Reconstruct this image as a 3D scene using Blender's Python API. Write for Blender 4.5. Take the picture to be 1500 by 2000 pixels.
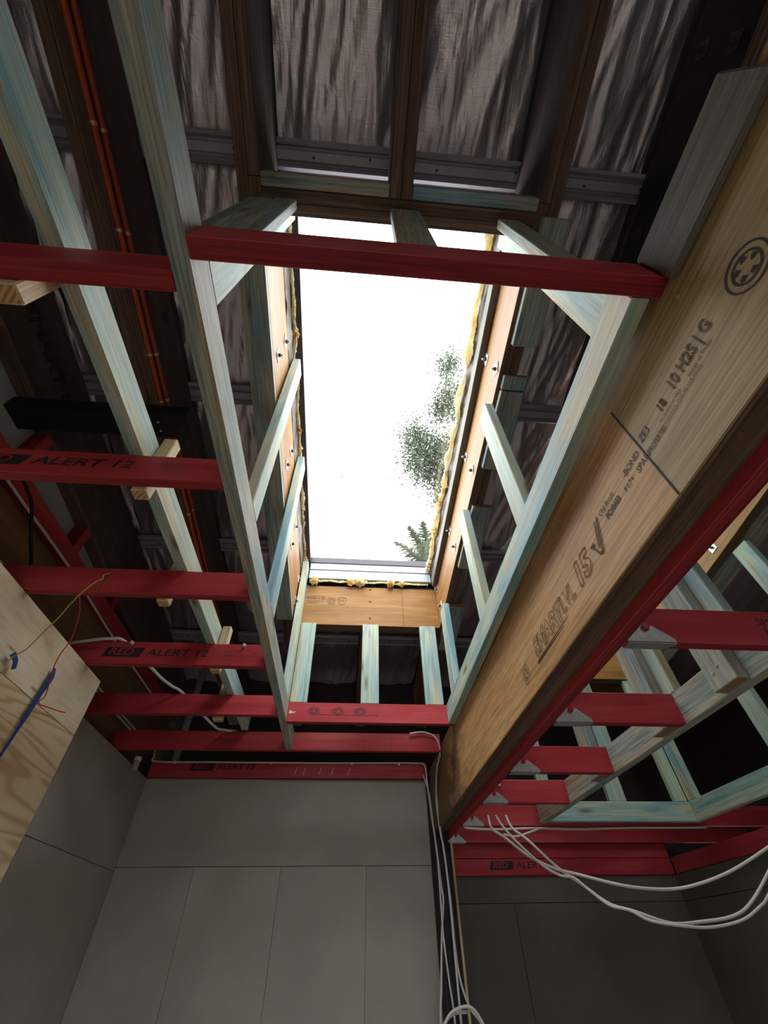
import bpy, bmesh, math, random
from mathutils import Vector, Matrix, noise
random.seed(11)
for o in list(bpy.data.objects): bpy.data.objects.remove(o)
SC = bpy.context.scene
COL = SC.collection
H0 = 1.674                      # eye height: every z below is measured from the camera
TA = 0.1254                     # roof fall
def rb(y): return 2.088 - TA * y   # underside of the rafters

# ------------------------------------------------------------------ camera
cd = bpy.data.cameras.new('camera'); cam = bpy.data.objects.new('camera', cd); COL.objects.link(cam)
cd.sensor_fit = 'VERTICAL'; cd.sensor_height = 24.0; cd.lens = 809.06 / 2000 * 24.0
cd.clip_start = 0.02; cd.clip_end = 200
Rr = ((0.99687327, -0.0777202, -0.01425684), (0.04752172, 0.73384222, -0.67765572), (0.06312981, 0.67485936, 0.73524109))
rt, dn, fw = (Vector(r) for r in Rr)
cm = Matrix((( rt.x, -dn.x, -fw.x, 0), (rt.y, -dn.y, -fw.y, 0), (rt.z, -dn.z, -fw.z, H0), (0, 0, 0, 1)))
cam.matrix_world = cm
SC.camera = cam
# ------------------------------------------------------------------ sky, exposure
W = bpy.data.worlds.new('overcast_sky'); SC.world = W; W.use_nodes = True
bg = W.node_tree.nodes['Background']
bg.inputs[0].default_value = (1.0, 0.985, 0.97, 1); bg.inputs[1].default_value = 5.0
SC.view_settings.view_transform = 'Standard'; SC.view_settings.look = 'None'
SC.view_settings.gamma = 1.0; SC.view_settings.use_curve_mapping = False
SC.view_settings.exposure = 0.95
SC.cycles.max_bounces = 8; SC.cycles.diffuse_bounces = 5; SC.cycles.glossy_bounces = 4
SC.cycles.transparent_max_bounces = 8; SC.cycles.use_denoising = True
SC.cycles.sample_clamp_indirect = 8.0
def portal(name, loc, rot, sx, sy):
    l = bpy.data.lights.new(name, 'AREA'); l.shape = 'RECTANGLE'; l.size = sx; l.size_y = sy
    l.cycles.is_portal = True
    o = bpy.data.objects.new(name, l); COL.objects.link(o); o.location = loc; o.rotation_euler = rot
SLOPE = -math.atan(TA)
portal('skylight_portal', (0.115, 1.53, rb(1.53) + 0.64 + H0), (SLOPE, 0, 0), 1.2, 2.6)
portal('skylight_portal', (1.917, 2.15, rb(2.15) + 0.64 + H0), (SLOPE, 0, 0), 1.2, 2.6)
portal('fill_doorway_portal', (0.05, -2.78, 1.0), (math.radians(90), 0, 0), 0.6, 2.0)

# ------------------------------------------------------------------ materials
def newmat(name):
    m = bpy.data.materials.new(name); m.use_nodes = True
    n = m.node_tree.nodes; l = m.node_tree.links
    b = n['Principled BSDF']; b.inputs['Specular IOR Level'].default_value = 0.3
    return m, n, l, b
def nd(n, t, **k):
    x = n.new(t)
    for a, v in k.items(): setattr(x, a, v)
    return x
def coords(n, l, scale, rand=True):
    tc = nd(n, 'ShaderNodeTexCoord'); mp = nd(n, 'ShaderNodeMapping'); mp.inputs['Scale'].default_value = scale
    l.new(tc.outputs['Object'], mp.inputs[0])
    if not rand: return mp.outputs[0]
    oi = nd(n, 'ShaderNodeObjectInfo'); mu = nd(n, 'ShaderNodeMath', operation='MULTIPLY'); mu.inputs[1].default_value = 37.0
    l.new(oi.outputs['Random'], mu.inputs[0])
    ad = nd(n, 'ShaderNodeVectorMath', operation='ADD'); l.new(mp.outputs[0], ad.inputs[0]); l.new(mu.outputs[0], ad.inputs[1])
    return ad.outputs[0]
def noi(n, l, v, scale=1.0, detail=4.0, rough=0.6, dist=0.0):
    x = nd(n, 'ShaderNodeTexNoise'); x.inputs['Scale'].default_value = scale; x.inputs['Detail'].default_value = detail
    x.inputs['Roughness'].default_value = rough; x.inputs['Distortion'].default_value = dist
    l.new(v, x.inputs['Vector']); return x.outputs[0]
def ramp(n, l, f, stops):
    r = nd(n, 'ShaderNodeValToRGB'); e = r.color_ramp.elements
    while len(e) < len(stops): e.new(0.5)
    for i, (p, c) in enumerate(stops):
        e[i].position = p; e[i].color = (c[0], c[1], c[2], 1) if not isinstance(c, (int, float)) else (c, c, c, 1)
    l.new(f, r.inputs[0]); return r.outputs[0]
def mixc(n, l, f, a, b, mode='MIX'):
    x = nd(n, 'ShaderNodeMix', data_type='RGBA', blend_type=mode)
    for i, v in ((0, f), (6, a), (7, b)):
        if isinstance(v, (int, float)): x.inputs[i].default_value = v
        elif isinstance(v, tuple): x.inputs[i].default_value = (v[0], v[1], v[2], 1)
        else: l.new(v, x.inputs[i])
    return x.outputs[2]
def bump(n, l, b, h, s=0.2, d=0.01):
    x = nd(n, 'ShaderNodeBump'); x.inputs['Strength'].default_value = s; x.inputs['Distance'].default_value = d
    l.new(h, x.inputs['Height']); l.new(x.outputs[0], b.inputs['Normal'])
def grainmat(name, stops, big=None, rough=0.6, knots=0.0, knotc=(0.16, 0.09, 0.05), sc=(0.9, 16, 16), bs=0.25, fine=0.25, stain=None):
    """wood with its grain along the local x axis"""
    m, n, l, b = newmat(name)
    v = coords(n, l, sc)
    g = noi(n, l, v, 1.0, 5, 0.62, 0.5)
    c = ramp(n, l, g, stops)
    if big:
        v2 = coords(n, l, (1.3, 7, 7)); g2 = noi(n, l, v2, 1.0, 3, 0.5, 0.8)
        f2 = ramp(n, l, g2, [(0.50, 0.0), (0.68, 1.0)])
        c = mixc(n, l, f2, c, big)
    vf = coords(n, l, (5, 160, 160)); gf = noi(n, l, vf, 1.0, 3, 0.6)
    ff = ramp(n, l, gf, [(0.35, 1.0 - fine), (0.62, 1.0)])
    c = mixc(n, l, 1.0, c, ff, 'MULTIPLY')
    if knots:
        vk = coords(n, l, (2.2, 9, 9)); vo = nd(n, 'ShaderNodeTexVoronoi'); vo.inputs['Scale'].default_value = 1.0; l.new(vk, vo.inputs['Vector'])
        fk = ramp(n, l, vo.outputs['Distance'], [(0.06 * knots, 0.85), (0.17 * knots, 0.0)])
        c = mixc(n, l, fk, c, knotc)
    if stain:
        vs = coords(n, l, (2.2, 5, 5)); gs = noi(n, l, vs, 1.0, 4, 0.6)
        fs = ramp(n, l, gs, [(0.52, 0.0), (0.72, 0.75)])
        c = mixc(n, l, fs, c, stain)
    l.new(c, b.inputs['Base Color']); b.inputs['Roughness'].default_value = rough
    bump(n, l, b, gf, bs, 0.002)
    return m
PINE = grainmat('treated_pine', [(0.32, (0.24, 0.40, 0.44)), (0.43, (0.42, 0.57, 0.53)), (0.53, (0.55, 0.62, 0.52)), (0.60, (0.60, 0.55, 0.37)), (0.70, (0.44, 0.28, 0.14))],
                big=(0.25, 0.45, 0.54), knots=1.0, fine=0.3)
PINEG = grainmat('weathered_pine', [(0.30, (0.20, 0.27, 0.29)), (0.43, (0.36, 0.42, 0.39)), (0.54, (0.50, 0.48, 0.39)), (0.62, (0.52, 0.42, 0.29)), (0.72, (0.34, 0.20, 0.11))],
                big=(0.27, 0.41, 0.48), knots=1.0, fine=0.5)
OLDP = grainmat('old_grey_pine', [(0.30, (0.10, 0.10, 0.085)), (0.46, (0.17, 0.165, 0.145)), (0.58, (0.20, 0.19, 0.16)), (0.70, (0.15, 0.075, 0.045))], knots=1.0, fine=0.4)
PINER = grainmat('raw_pine', [(0.35, (0.66, 0.50, 0.30)), (0.55, (0.74, 0.60, 0.39)), (0.7, (0.52, 0.35, 0.19))], knots=0.0)
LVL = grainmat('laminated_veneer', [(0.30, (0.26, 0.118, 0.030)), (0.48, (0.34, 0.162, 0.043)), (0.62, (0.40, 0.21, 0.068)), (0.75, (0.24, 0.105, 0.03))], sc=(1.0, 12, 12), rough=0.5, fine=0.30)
LVLD = grainmat('dark_veneer', [(0.30, (0.085, 0.058, 0.055)), (0.5, (0.12, 0.084, 0.078)), (0.7, (0.16, 0.115, 0.105))], sc=(1.0, 12, 12), rough=0.6, fine=0.35, stain=(0.06, 0.038, 0.034))  # darker brown veneer, also on the near ends of the golden boards
LVLE = grainmat('veneer_edge', [(0.35, (0.11, 0.065, 0.045)), (0.5, (0.17, 0.105, 0.075)), (0.66, (0.23, 0.15, 0.11))], sc=(0.5, 45, 45), rough=0.75, fine=0.45, bs=0.5)
RED = grainmat('red_paint', [(0.32, (0.36, 0.026, 0.038)), (0.5, (0.47, 0.042, 0.055)), (0.7, (0.55, 0.085, 0.095))], rough=0.5, sc=(0.7, 9, 9), fine=0.15, bs=0.12)
REDE = grainmat('red_paint_edge', [(0.32, (0.25, 0.015, 0.022)), (0.5, (0.36, 0.026, 0.034)), (0.7, (0.46, 0.05, 0.055))], rough=0.6, sc=(0.6, 50, 50), fine=0.35, bs=0.4)
PLY = grainmat('pine_plywood', [(0.34, (0.70, 0.57, 0.38)), (0.5, (0.82, 0.72, 0.54)), (0.62, (0.78, 0.66, 0.47)), (0.72, (0.60, 0.44, 0.26))], sc=(1.0, 6, 6), knots=0.55, knotc=(0.33, 0.20, 0.10), stain=(0.50, 0.33, 0.19), fine=0.12)
def ply2mat():
    m, n, l, b = newmat('figured_plywood')
    v = coords(n, l, (0.7, 6.5, 6.5)); g = noi(n, l, v, 1.0, 2, 0.4, 0.5)
    mu = nd(n, 'ShaderNodeMath', operation='MULTIPLY'); l.new(g, mu.inputs[0]); mu.inputs[1].default_value = 80
    sn = nd(n, 'ShaderNodeMath', operation='SINE'); l.new(mu.outputs[0], sn.inputs[0])
    mr = nd(n, 'ShaderNodeMapRange'); l.new(sn.outputs[0], mr.inputs[0]); mr.inputs[1].default_value = -1; mr.inputs[2].default_value = 1
    c = ramp(n, l, mr.outputs[0], [(0.15, (0.74, 0.59, 0.38)), (0.6, (0.69, 0.53, 0.32)), (0.97, (0.54, 0.38, 0.21))])
    vk = coords(n, l, (2.0, 4, 4)); vo = nd(n, 'ShaderNodeTexVoronoi'); vo.inputs['Scale'].default_value = 1.0; l.new(vk, vo.inputs['Vector'])
    c = mixc(n, l, ramp(n, l, vo.outputs['Distance'], [(0.03, 0.9), (0.08, 0.0)]), c, (0.16, 0.08, 0.04))
    l.new(c, b.inputs['Base Color']); b.inputs['Roughness'].default_value = 0.6
    return m
PLY2 = ply2mat()
BROWNPLY = grainmat('brown_board', [(0.3, (0.16, 0.09, 0.05)), (0.5, (0.24, 0.14, 0.08)), (0.7, (0.30, 0.18, 0.11))], sc=(1, 8, 8))
def ringmat(name, a, c):
    m, n, l, b = newmat(name)
    v = coords(n, l, (1, 1, 1)); w = nd(n, 'ShaderNodeTexWave', wave_type='RINGS', rings_direction='X'); w.inputs['Scale'].default_value = 26; w.inputs['Distortion'].default_value = 1.5; w.inputs['Detail'].default_value = 1
    l.new(v, w.inputs['Vector'])
    l.new(ramp(n, l, w.outputs[0], [(0.2, a), (0.75, c)]), b.inputs['Base Color']); b.inputs['Roughness'].default_value = 0.85
    return m
ENDP = ringmat('pine_end_grain', (0.20, 0.10, 0.05), (0.42, 0.25, 0.13))
ENDR = ringmat('raw_pine_end_grain', (0.38, 0.20, 0.09), (0.62, 0.40, 0.20))
def plain(name, c, rough=0.6, metal=0.0, var=0.0, sc=6.0, bstr=0.0, bsc=60.0):
    m, n, l, b = newmat(name)
    if var:
        v = coords(n, l, (1, 1, 1)); g = noi(n, l, v, sc, 5, 0.6)
        lo = tuple(x * (1 - var) for x in c); hi = tuple(min(1, x * (1 + var)) for x in c)
        l.new(ramp(n, l, g, [(0.3, lo), (0.7, hi)]), b.inputs['Base Color'])
    else: b.inputs['Base Color'].default_value = (*c, 1)
    b.inputs['Roughness'].default_value = rough; b.inputs['Metallic'].default_value = metal
    if bstr:
        v = coords(n, l, (1, 1, 1)); bump(n, l, b, noi(n, l, v, bsc, 4, 0.6), bstr, 0.004)
    return m
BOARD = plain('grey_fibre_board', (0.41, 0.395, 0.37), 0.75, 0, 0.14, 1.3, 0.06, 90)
BOARD_DIM = plain('dimmed_fibre_board', (0.125, 0.113, 0.10), 0.8, 0, 0.15, 2.2, 0.06, 90)  # board colour darkened to stand for the dimness of the right-hand room
PALEB = plain('pale_sheet', (0.46, 0.47, 0.50), 0.7, 0, 0.06)
CONC = plain('concrete', (0.52, 0.49, 0.45), 0.8, 0, 0.15, 3.0, 0.1, 40)
GALV = plain('galvanised_steel', (0.55, 0.57, 0.58), 0.42, 0.85, 0.2, 40)
ZINC = plain('zinc_washer', (0.75, 0.76, 0.78), 0.35, 0.7)
DARKS = plain('dark_bolt_steel', (0.08, 0.08, 0.09), 0.5, 0.6)
BLACK = plain('black_steel', (0.018, 0.02, 0.028), 0.5, 0.1, 0.4, 12)
BATT = plain('batten_steel', (0.40, 0.38, 0.45), 0.5, 0.35, 0.08, 10)
ROOFM = plain('roof_sheet', (0.10, 0.10, 0.12), 0.6)
FRAME = plain('skylight_frame', (0.07, 0.065, 0.085), 0.45, 0.2)
FLANGE = plain('white_flashing', (0.42, 0.47, 0.52), 0.4)
WHITE = plain('white_cable_sheath', (0.72, 0.70, 0.68), 0.45)
COPPER = plain('red_pipe_sheath', (0.44, 0.075, 0.035), 0.42, 0.15)
BRASS = plain('brass_clip', (0.75, 0.50, 0.25), 0.35, 0.8)
GREENW = plain('yellow_green_wire', (0.42, 0.45, 0.10), 0.5)
REDW = plain('red_wire', (0.55, 0.03, 0.05), 0.45)
BLUET = plain('blue_tape', (0.03, 0.07, 0.26), 0.4)
BLKC = plain('black_cable_sheath', (0.012, 0.012, 0.016), 0.4)
PVC = plain('grey_plastic_pipe', (0.40, 0.38, 0.38), 0.45)
def woolmat():
    m, n, l, b = newmat('yellow_glass_wool')
    v = coords(n, l, (1, 1, 1)); c = ramp(n, l, noi(n, l, v, 14, 4, 0.6), [(0.33, (0.80, 0.52, 0.20)), (0.45, (0.90, 0.80, 0.50)), (0.62, (0.95, 0.92, 0.76))])
    l.new(c, b.inputs['Base Color']); b.inputs['Roughness'].default_value = 1.0
    t = nd(n, 'ShaderNodeBsdfTranslucent'); l.new(c, t.inputs[0]); x = nd(n, 'ShaderNodeMixShader'); x.inputs[0].default_value = 0.5
    l.new(b.outputs[0], x.inputs[1]); l.new(t.outputs[0], x.inputs[2]); l.new(x.outputs[0], n['Material Output'].inputs[0])
    bump(n, l, b, noi(n, l, v, 130, 4, 0.6), 0.6, 0.004)
    return m
WOOL = woolmat()
KRAFT = plain('brown_foil_backing', (0.085, 0.068, 0.062), 0.45, 0.2, 0.5, 9, 0.5, 22)
INK = plain('black_print', (0.035, 0.025, 0.03), 0.7)
INKB = plain('brown_print', (0.10, 0.055, 0.03), 0.75)
CHALK = plain('chalk_mark', (0.60, 0.50, 0.50), 0.9)
REDBOLT = plain('red_bolt', (0.40, 0.01, 0.025), 0.3)
LEAF = plain('gum_leaf', (0.055, 0.075, 0.05), 0.55, 0, 0.6, 1.5)
BARK = plain('tree_bark', (0.20, 0.17, 0.14), 0.9, 0, 0.3, 8)
GRASS = plain('bare_ground', (0.30, 0.28, 0.22), 0.9, 0, 0.3, 2)
def foilmat():
    m, n, l, b = newmat('crinkled_foil')
    v = coords(n, l, (34, 7, 9)); g = noi(n, l, v, 1, 3, 0.55, 0.9)
    v2 = coords(n, l, (9, 150, 150)); g2 = noi(n, l, v2, 1, 3, 0.6)
    v3 = coords(n, l, (9, 1.6, 4)); g3 = noi(n, l, v3, 1, 3, 0.5, 1.0)
    a = nd(n, 'ShaderNodeMath', operation='MULTIPLY_ADD'); l.new(g2, a.inputs[0]); a.inputs[1].default_value = 0.5; l.new(g, a.inputs[2])
    a2 = nd(n, 'ShaderNodeMath', operation='MULTIPLY_ADD'); l.new(g3, a2.inputs[0]); a2.inputs[1].default_value = 3.0; l.new(a.outputs[0], a2.inputs[2])
    b.inputs['Base Color'].default_value = (0.66, 0.60, 0.64, 1); b.inputs['Metallic'].default_value = 0.9; b.inputs['Roughness'].default_value = 0.42
    bump(n, l, b, a2.outputs[0], 0.32, 0.008)
    return m
FOIL = foilmat()
def beammat():
    """big beam: two veneers meeting at a joint, dark water stains near the post"""
    m, n, l, b = newmat('beam_veneer')
    tc = nd(n, 'ShaderNodeTexCoord'); sx = nd(n, 'ShaderNodeSeparateXYZ'); l.new(tc.outputs['Object'], sx.inputs[0])
    v = coords(n, l, (1.0, 10, 10)); g = noi(n, l, v, 1, 5, 0.62, 0.6)
    ca = ramp(n, l, g, [(0.3, (0.48, 0.25, 0.095)), (0.5, (0.64, 0.365, 0.15)), (0.7, (0.72, 0.47, 0.24))])
    cb = ramp(n, l, g, [(0.3, (0.33, 0.225, 0.10)), (0.5, (0.47, 0.335, 0.155)), (0.7, (0.56, 0.43, 0.24))])
    st = nd(n, 'ShaderNodeMath', operation='LESS_THAN'); l.new(sx.outputs[0], st.inputs[0]); st.inputs[1].default_value = BEAM_JOINT
    c = mixc(n, l, st.outputs[0], ca, cb)
    mr = nd(n, 'ShaderNodeMapRange'); l.new(sx.outputs[0], mr.inputs[0]); mr.inputs[1].default_value = BEAM_JOINT + 1.3; mr.inputs[2].default_value = BEAM_JOINT + 3.0; mr.inputs[3].default_value = -0.25; mr.inputs[4].default_value = 0.5
    v2 = coords(n, l, (3.5, 6, 6)); g2 = noi(n, l, v2, 1, 4, 0.6)
    ad = nd(n, 'ShaderNodeMath', operation='ADD'); l.new(mr.outputs[0], ad.inputs[0]); l.new(g2, ad.inputs[1])
    c = mixc(n, l, ramp(n, l, ad.outputs[0], [(0.58, 0.0), (0.85, 0.8)]), c, (0.07, 0.045, 0.03))
    vf = coords(n, l, (5, 140, 140)); gf = noi(n, l, vf, 1, 3, 0.6)
    c = mixc(n, l, 1.0, c, ramp(n, l, gf, [(0.35, 0.62), (0.62, 1.0)]), 'MULTIPLY')
    l.new(c, b.inputs['Base Color']); b.inputs['Roughness'].default_value = 0.55; bump(n, l, b, gf, 0.3, 0.002)
    return m
def glassmat(name, tint):
    m, n, l, b = newmat(name); n.remove(b)
    t = nd(n, 'ShaderNodeBsdfTransparent'); t.inputs[0].default_value = (*tint, 1)
    g = nd(n, 'ShaderNodeBsdfGlossy'); g.inputs['Roughness'].default_value = 0.02
    x = nd(n, 'ShaderNodeMixShader'); x.inputs[0].default_value = 0.05
    l.new(t.outputs[0], x.inputs[1]); l.new(g.outputs[0], x.inputs[2]); l.new(x.outputs[0], n['Material Output'].inputs[0])
    return m
GLASS = glassmat('skylight_glass', (0.95, 0.97, 0.97)); DIMGLASS = glassmat('dimming_skylight_glass', (0.55, 0.58, 0.56))  # second pane's tint is added to dim the room below it

# ------------------------------------------------------------------ builders
WM = {}
def attach(o, parent):
    o.parent = parent; o.matrix_parent_inverse = WM[parent.name].inverted()
def link(name, me, mats, mw=None, parent=None, label=None, cat=None, group=None, kind=None):
    o = bpy.data.objects.new(name, me); COL.objects.link(o)
    for m in mats: me.materials.append(m)
    mw = mw or Matrix.Identity(4)
    o.matrix_basis = mw; WM[o.name] = mw.copy()
    if parent: attach(o, parent)
    if label: o['label'] = label
    if cat: o['category'] = cat
    if group: o['group'] = group
    if kind: o['kind'] = kind
    return o
def bmesh_done(bm, name, smooth=False):
    me = bpy.data.meshes.new(name); bm.normal_update(); bm.to_mesh(me); bm.free()
    if smooth:
        for p in me.polygons: p.use_smooth = True
    return me
def bar(name, p0, p1, w, d, mats, up=(0, 0, 1), bev=0.002, **k):
    """sawn length of timber from p0 to p1; w, d = the two section sizes (w across, d along `up`)"""
    p0 = Vector(p0); p1 = Vector(p1); X = (p1 - p0); L = X.length; X.normalize()
    Z = Vector(up); Z = (Z - X * Z.dot(X)).normalized(); Y = Z.cross(X)
    c = (p0 + p1) / 2 + Vector((0, 0, H0))
    mw = Matrix(((X.x, Y.x, Z.x, c.x), (X.y, Y.y, Z.y, c.y), (X.z, Y.z, Z.z, c.z), (0, 0, 0, 1)))
    bm = bmesh.new(); bmesh.ops.create_cube(bm, size=1.0)
    bmesh.ops.scale(bm, vec=(L, w, d), verts=bm.verts)
    if bev: bmesh.ops.bevel(bm, geom=list(bm.edges), offset=bev, segments=1, affect='EDGES')
    bm.normal_update()
    for f in bm.faces:
        n = f.normal
        if abs(n.x) > 0.9 and len(mats) > 1: f.material_index = 1
        elif abs(n.z) > 0.9 and len(mats) > 2: f.material_index = 2
    return link(name, bmesh_done(bm, name), mats, mw, **k)
def xb(name, x0, x1, y0, y1, z0, z1, mats, **k):
    return bar(name, (x0, (y0+y1)/2, (z0+z1)/2), (x1, (y0+y1)/2, (z0+z1)/2), y1-y0, z1-z0, mats, **k)
def yb(name, x0, x1, y0, y1, z0, z1, mats, **k):
    return bar(name, ((x0+x1)/2, y0, (z0+z1)/2), ((x0+x1)/2, y1, (z0+z1)/2), x1-x0, z1-z0, mats, **k)
def zb(name, x0, x1, y0, y1, z0, z1, mats, **k):
    return bar(name, ((x0+x1)/2, (y0+y1)/2, z0), ((x0+x1)/2, (y0+y1)/2, z1), x1-x0, y1-y0, mats, up=(0, 1, 0), **k)
def sl(name, x0, x1, y0, y1, off, d, mats, **k):
    """length that follows the roof fall, its underside `off` above the rafter undersides"""
    return bar(name, ((x0+x1)/2, y0, rb(y0)+off+d/2), ((x0+x1)/2, y1, rb(y1)+off+d/2), x1-x0, d, mats, **k)
def empty(name, loc, label=None, cat=None, group=None, kind=None):
    o = bpy.data.objects.new(name, None); COL.objects.link(o); o.empty_display_size = 0.1
    mw = Matrix.Translation((loc[0], loc[1], loc[2] + H0)); o.matrix_basis = mw; WM[o.name] = mw
    if label: o['label'] = label
    if cat: o['category'] = cat
    if group: o['group'] = group
    if kind: o['kind'] = kind
    return o
def smooth_pts(pts, n=6):
    P = [Vector(p) for p in pts]; out = []
    for i in range(len(P) - 1):
        a = P[max(i-1, 0)]; b = P[i]; c = P[i+1]; d = P[min(i+2, len(P)-1)]
        for j in range(n):
            t = j / n
            out.append(0.5 * ((2*b) + (c-a)*t + (2*a-5*b+4*c-d)*t*t + (3*b-a-3*c+d)*t**3))
    out.append(P[-1]); return out
def tube_bm(bm, pts, r, seg=8, flat=1.0):
    rings = []; prev = None
    for i, p in enumerate(pts):
        t = (pts[min(i+1, len(pts)-1)] - pts[max(i-1, 0)]).normalized()
        if prev is None:
            u = t.orthogonal().normalized()
        else:
            u = (prev - t * prev.dot(t)).normalized()
        prev = u; w = t.cross(u); rr = r[i] if isinstance(r, list) else r
        rings.append([bm.verts.new(p + (u * math.cos(a) * flat + w * math.sin(a)) * rr) for a in (2*math.pi*k/seg for k in range(seg))])
    for a, b in zip(rings, rings[1:]):
        for k in range(seg): bm.faces.new((a[k], a[(k+1) % seg], b[(k+1) % seg], b[k]))
    bm.faces.new(list(reversed(rings[0]))); bm.faces.new(rings[-1])
def tube(name, pts, r, m, n=6, seg=8, flat=1.0, **k):
    P = smooth_pts(pts, n); c = P[0].copy(); bm = bmesh.new()
    tube_bm(bm, [p - c for p in P], r, seg, flat)
    return link(name, bmesh_done(bm, name, True), [m], Matrix.Translation(c + Vector((0, 0, H0))), **k)
def prism(name, poly, org, ux, uy, depth, m, **k):
    """flat outline `poly` (2-D) on the plane org + ux, uy, given a thickness"""
    ux = Vector(ux).normalized(); uy = Vector(uy).normalized(); nz = ux.cross(uy)
    c = Vector(org) + Vector((0, 0, H0))
    mw = Matrix(((ux.x, uy.x, nz.x, c.x), (ux.y, uy.y, nz.y, c.y), (ux.z, uy.z, nz.z, c.z), (0, 0, 0, 1)))
    bm = bmesh.new()
    a = [bm.verts.new((x, y, 0)) for x, y in poly]; b = [bm.verts.new((x, y, depth)) for x, y in poly]
    bm.faces.new(list(reversed(a))); bm.faces.new(b); N = len(poly)
    for i in range(N): bm.faces.new((a[i], a[(i+1) % N], b[(i+1) % N], b[i]))
    return link(name, bmesh_done(bm, name), [m], mw, **k)
def hexagon(r, n=6, ph=0.0): return [(r*math.cos(ph+2*math.pi*i/n), r*math.sin(ph+2*math.pi*i/n)) for i in range(n)]
TEXTS = []
def text(parent, body, size, org, ux, uy, m, outline=0.0, shear=0.0, space=1.0, bold=0.0, sx=1.0, name='lettering'):
    """flat print lying on a face"""
    cu = bpy.data.curves.new(name, 'FONT'); cu.body = body; cu.size = size; cu.shear = shear; cu.space_character = space
    cu.align_x = 'LEFT'; cu.align_y = 'CENTER'; cu.resolution_u = 3; cu.offset = bold
    if outline: cu.fill_mode = 'NONE'; cu.bevel_depth = outline; cu.bevel_resolution = 0
    ux = Vector(ux).normalized(); uy = Vector(uy).normalized(); nz = ux.cross(uy); c = Vector(org) + nz * 0.0012 + Vector((0, 0, H0))
    mw = Matrix(((ux.x*sx, uy.x, nz.x, c.x), (ux.y*sx, uy.y, nz.y, c.y), (ux.z*sx, uy.z, nz.z, c.z), (0, 0, 0, 1)))
    o = bpy.data.objects.new(name + '_tmp', cu); COL.objects.link(o); o.matrix_basis = mw
    TEXTS.append((o, parent, m, mw, name))
def flush_texts():
    dg = bpy.context.evaluated_depsgraph_get(); dg.update()
    for o, parent, m, mw, name in TEXTS:
        me = bpy.data.meshes.new_from_object(o.evaluated_get(dg)); me.materials.clear()
        cu = o.data; bpy.data.objects.remove(o); bpy.data.curves.remove(cu)
        link(name, me, [m], mw, parent=parent)
def ring_print(parent, org, ux, uy, r, wd, m, name='stamp', sx=1.0):
    ux = Vector(ux).normalized(); uy = Vector(uy).normalized(); nz = ux.cross(uy); c = Vector(org) + nz * 0.001 + Vector((0, 0, H0))
    mw = Matrix(((ux.x, uy.x, nz.x, c.x), (ux.y, uy.y, nz.y, c.y), (ux.z, uy.z, nz.z, c.z), (0, 0, 0, 1)))
    bm = bmesh.new(); N = 28
    for rr in (r, r * 0.68):
        a = [bm.verts.new((sx*rr*math.cos(2*math.pi*i/N), rr*math.sin(2*math.pi*i/N), 0)) for i in range(N)]
        b = [bm.verts.new((sx*(rr-wd)*math.cos(2*math.pi*i/N), (rr-wd)*math.sin(2*math.pi*i/N), 0)) for i in range(N)]
        for i in range(N): bm.faces.new((a[i], a[(i+1) % N], b[(i+1) % N], b[i]))
    for q in range(5):
        an = q * 1.2; x = r*0.42*math.cos(an); y = r*0.42*math.sin(an); e = r * 0.16
        vs = [bm.verts.new((sx*(x+dx*e), y+dy*e, 0)) for dx, dy in ((-1, -0.4), (1, -0.7), (0.7, 0.8), (-0.6, 0.6))]; bm.faces.new(vs)
    return link(name, bmesh_done(bm, name), [m], mw, parent=parent)

LV = [LVL, LVLE, LVLE]; LD = [LVLD, LVLE, LVLE]; RD = [RED, REDE, REDE]; PN = [PINE, ENDP]; PG = [PINEG, ENDP]; PR = [PINER, ENDR]
JB, JT = 1.026, 1.146          # left-hand joists: underside, top
RB_, RT = 0.625, 0.745         # right-hand joists
BEAM_JOINT = 0.0
# ================================================================== the setting
def slab(name, x0, x1, y0, y1, z0, z1, m, **k): return xb(name, x0, x1, y0, y1, z0, z1, [m], bev=0, **k)
slab('floor', -2.2, 3.2, -2.9, 4.5, -H0-0.1, -H0, CONC, kind='structure', label='grey concrete floor below the camera')
wb = slab('wall_back', -1.75, 0.80, 3.995, 4.20, -H0, 1.026, plain('wall_framing_dark', (0.05, 0.045, 0.04), 0.9), kind='structure', label='grey board wall at the far end under the skylight')
g = 0.0018
# far wall: separate boards with recessed joints
bt = 0.479
xb('wall_board', -1.593, 0.672, 3.98, 3.995, bt+g, 1.026, [BOARD], bev=0.001, parent=wb)
for a, b in ((-1.593, -1.047), (-1.047, -0.434), (-0.434, 0.187), (0.187, 0.672)):
    xb('wall_board', a+g*0.5, b-g*0.5, 3.98, 3.995, -H0, bt-g, [BOARD], bev=0.001, parent=wb)
wr_ = slab('wall_rear_right', 0.80, 2.75, 4.165, 4.30, -H0, 0.60, plain('wall_framing_shade', (0.05, 0.045, 0.04), 0.9), kind='structure', label='grey board wall at the far end right of the post')
xb('wall_board', 0.80, 2.64, 4.15, 4.165, 0.280+g, 0.433, [BOARD_DIM], bev=0.001, parent=wr_)
xb('wall_board', 0.80, 1.30, 4.15, 4.165, -H0, 0.280-g, [BOARD_DIM], bev=0.001, parent=wr_)
xb('wall_board', 1.303, 2.64, 4.15, 4.165, -H0, 0.280-g, [BOARD_DIM], bev=0.001, parent=wr_)
wl = slab('wall_left', -1.80, -1.608, -2.9, 3.995, -H0, 1.026, plain('wall_framing_left', (0.05, 0.045, 0.04), 0.9), kind='structure', label='left wall of grey board with plywood nearer the camera')
yb('wall_board', -1.608, -1.593, 2.25, 3.98, 0.457+g, 1.026, [BOARD], bev=0.001, parent=wl)
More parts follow.
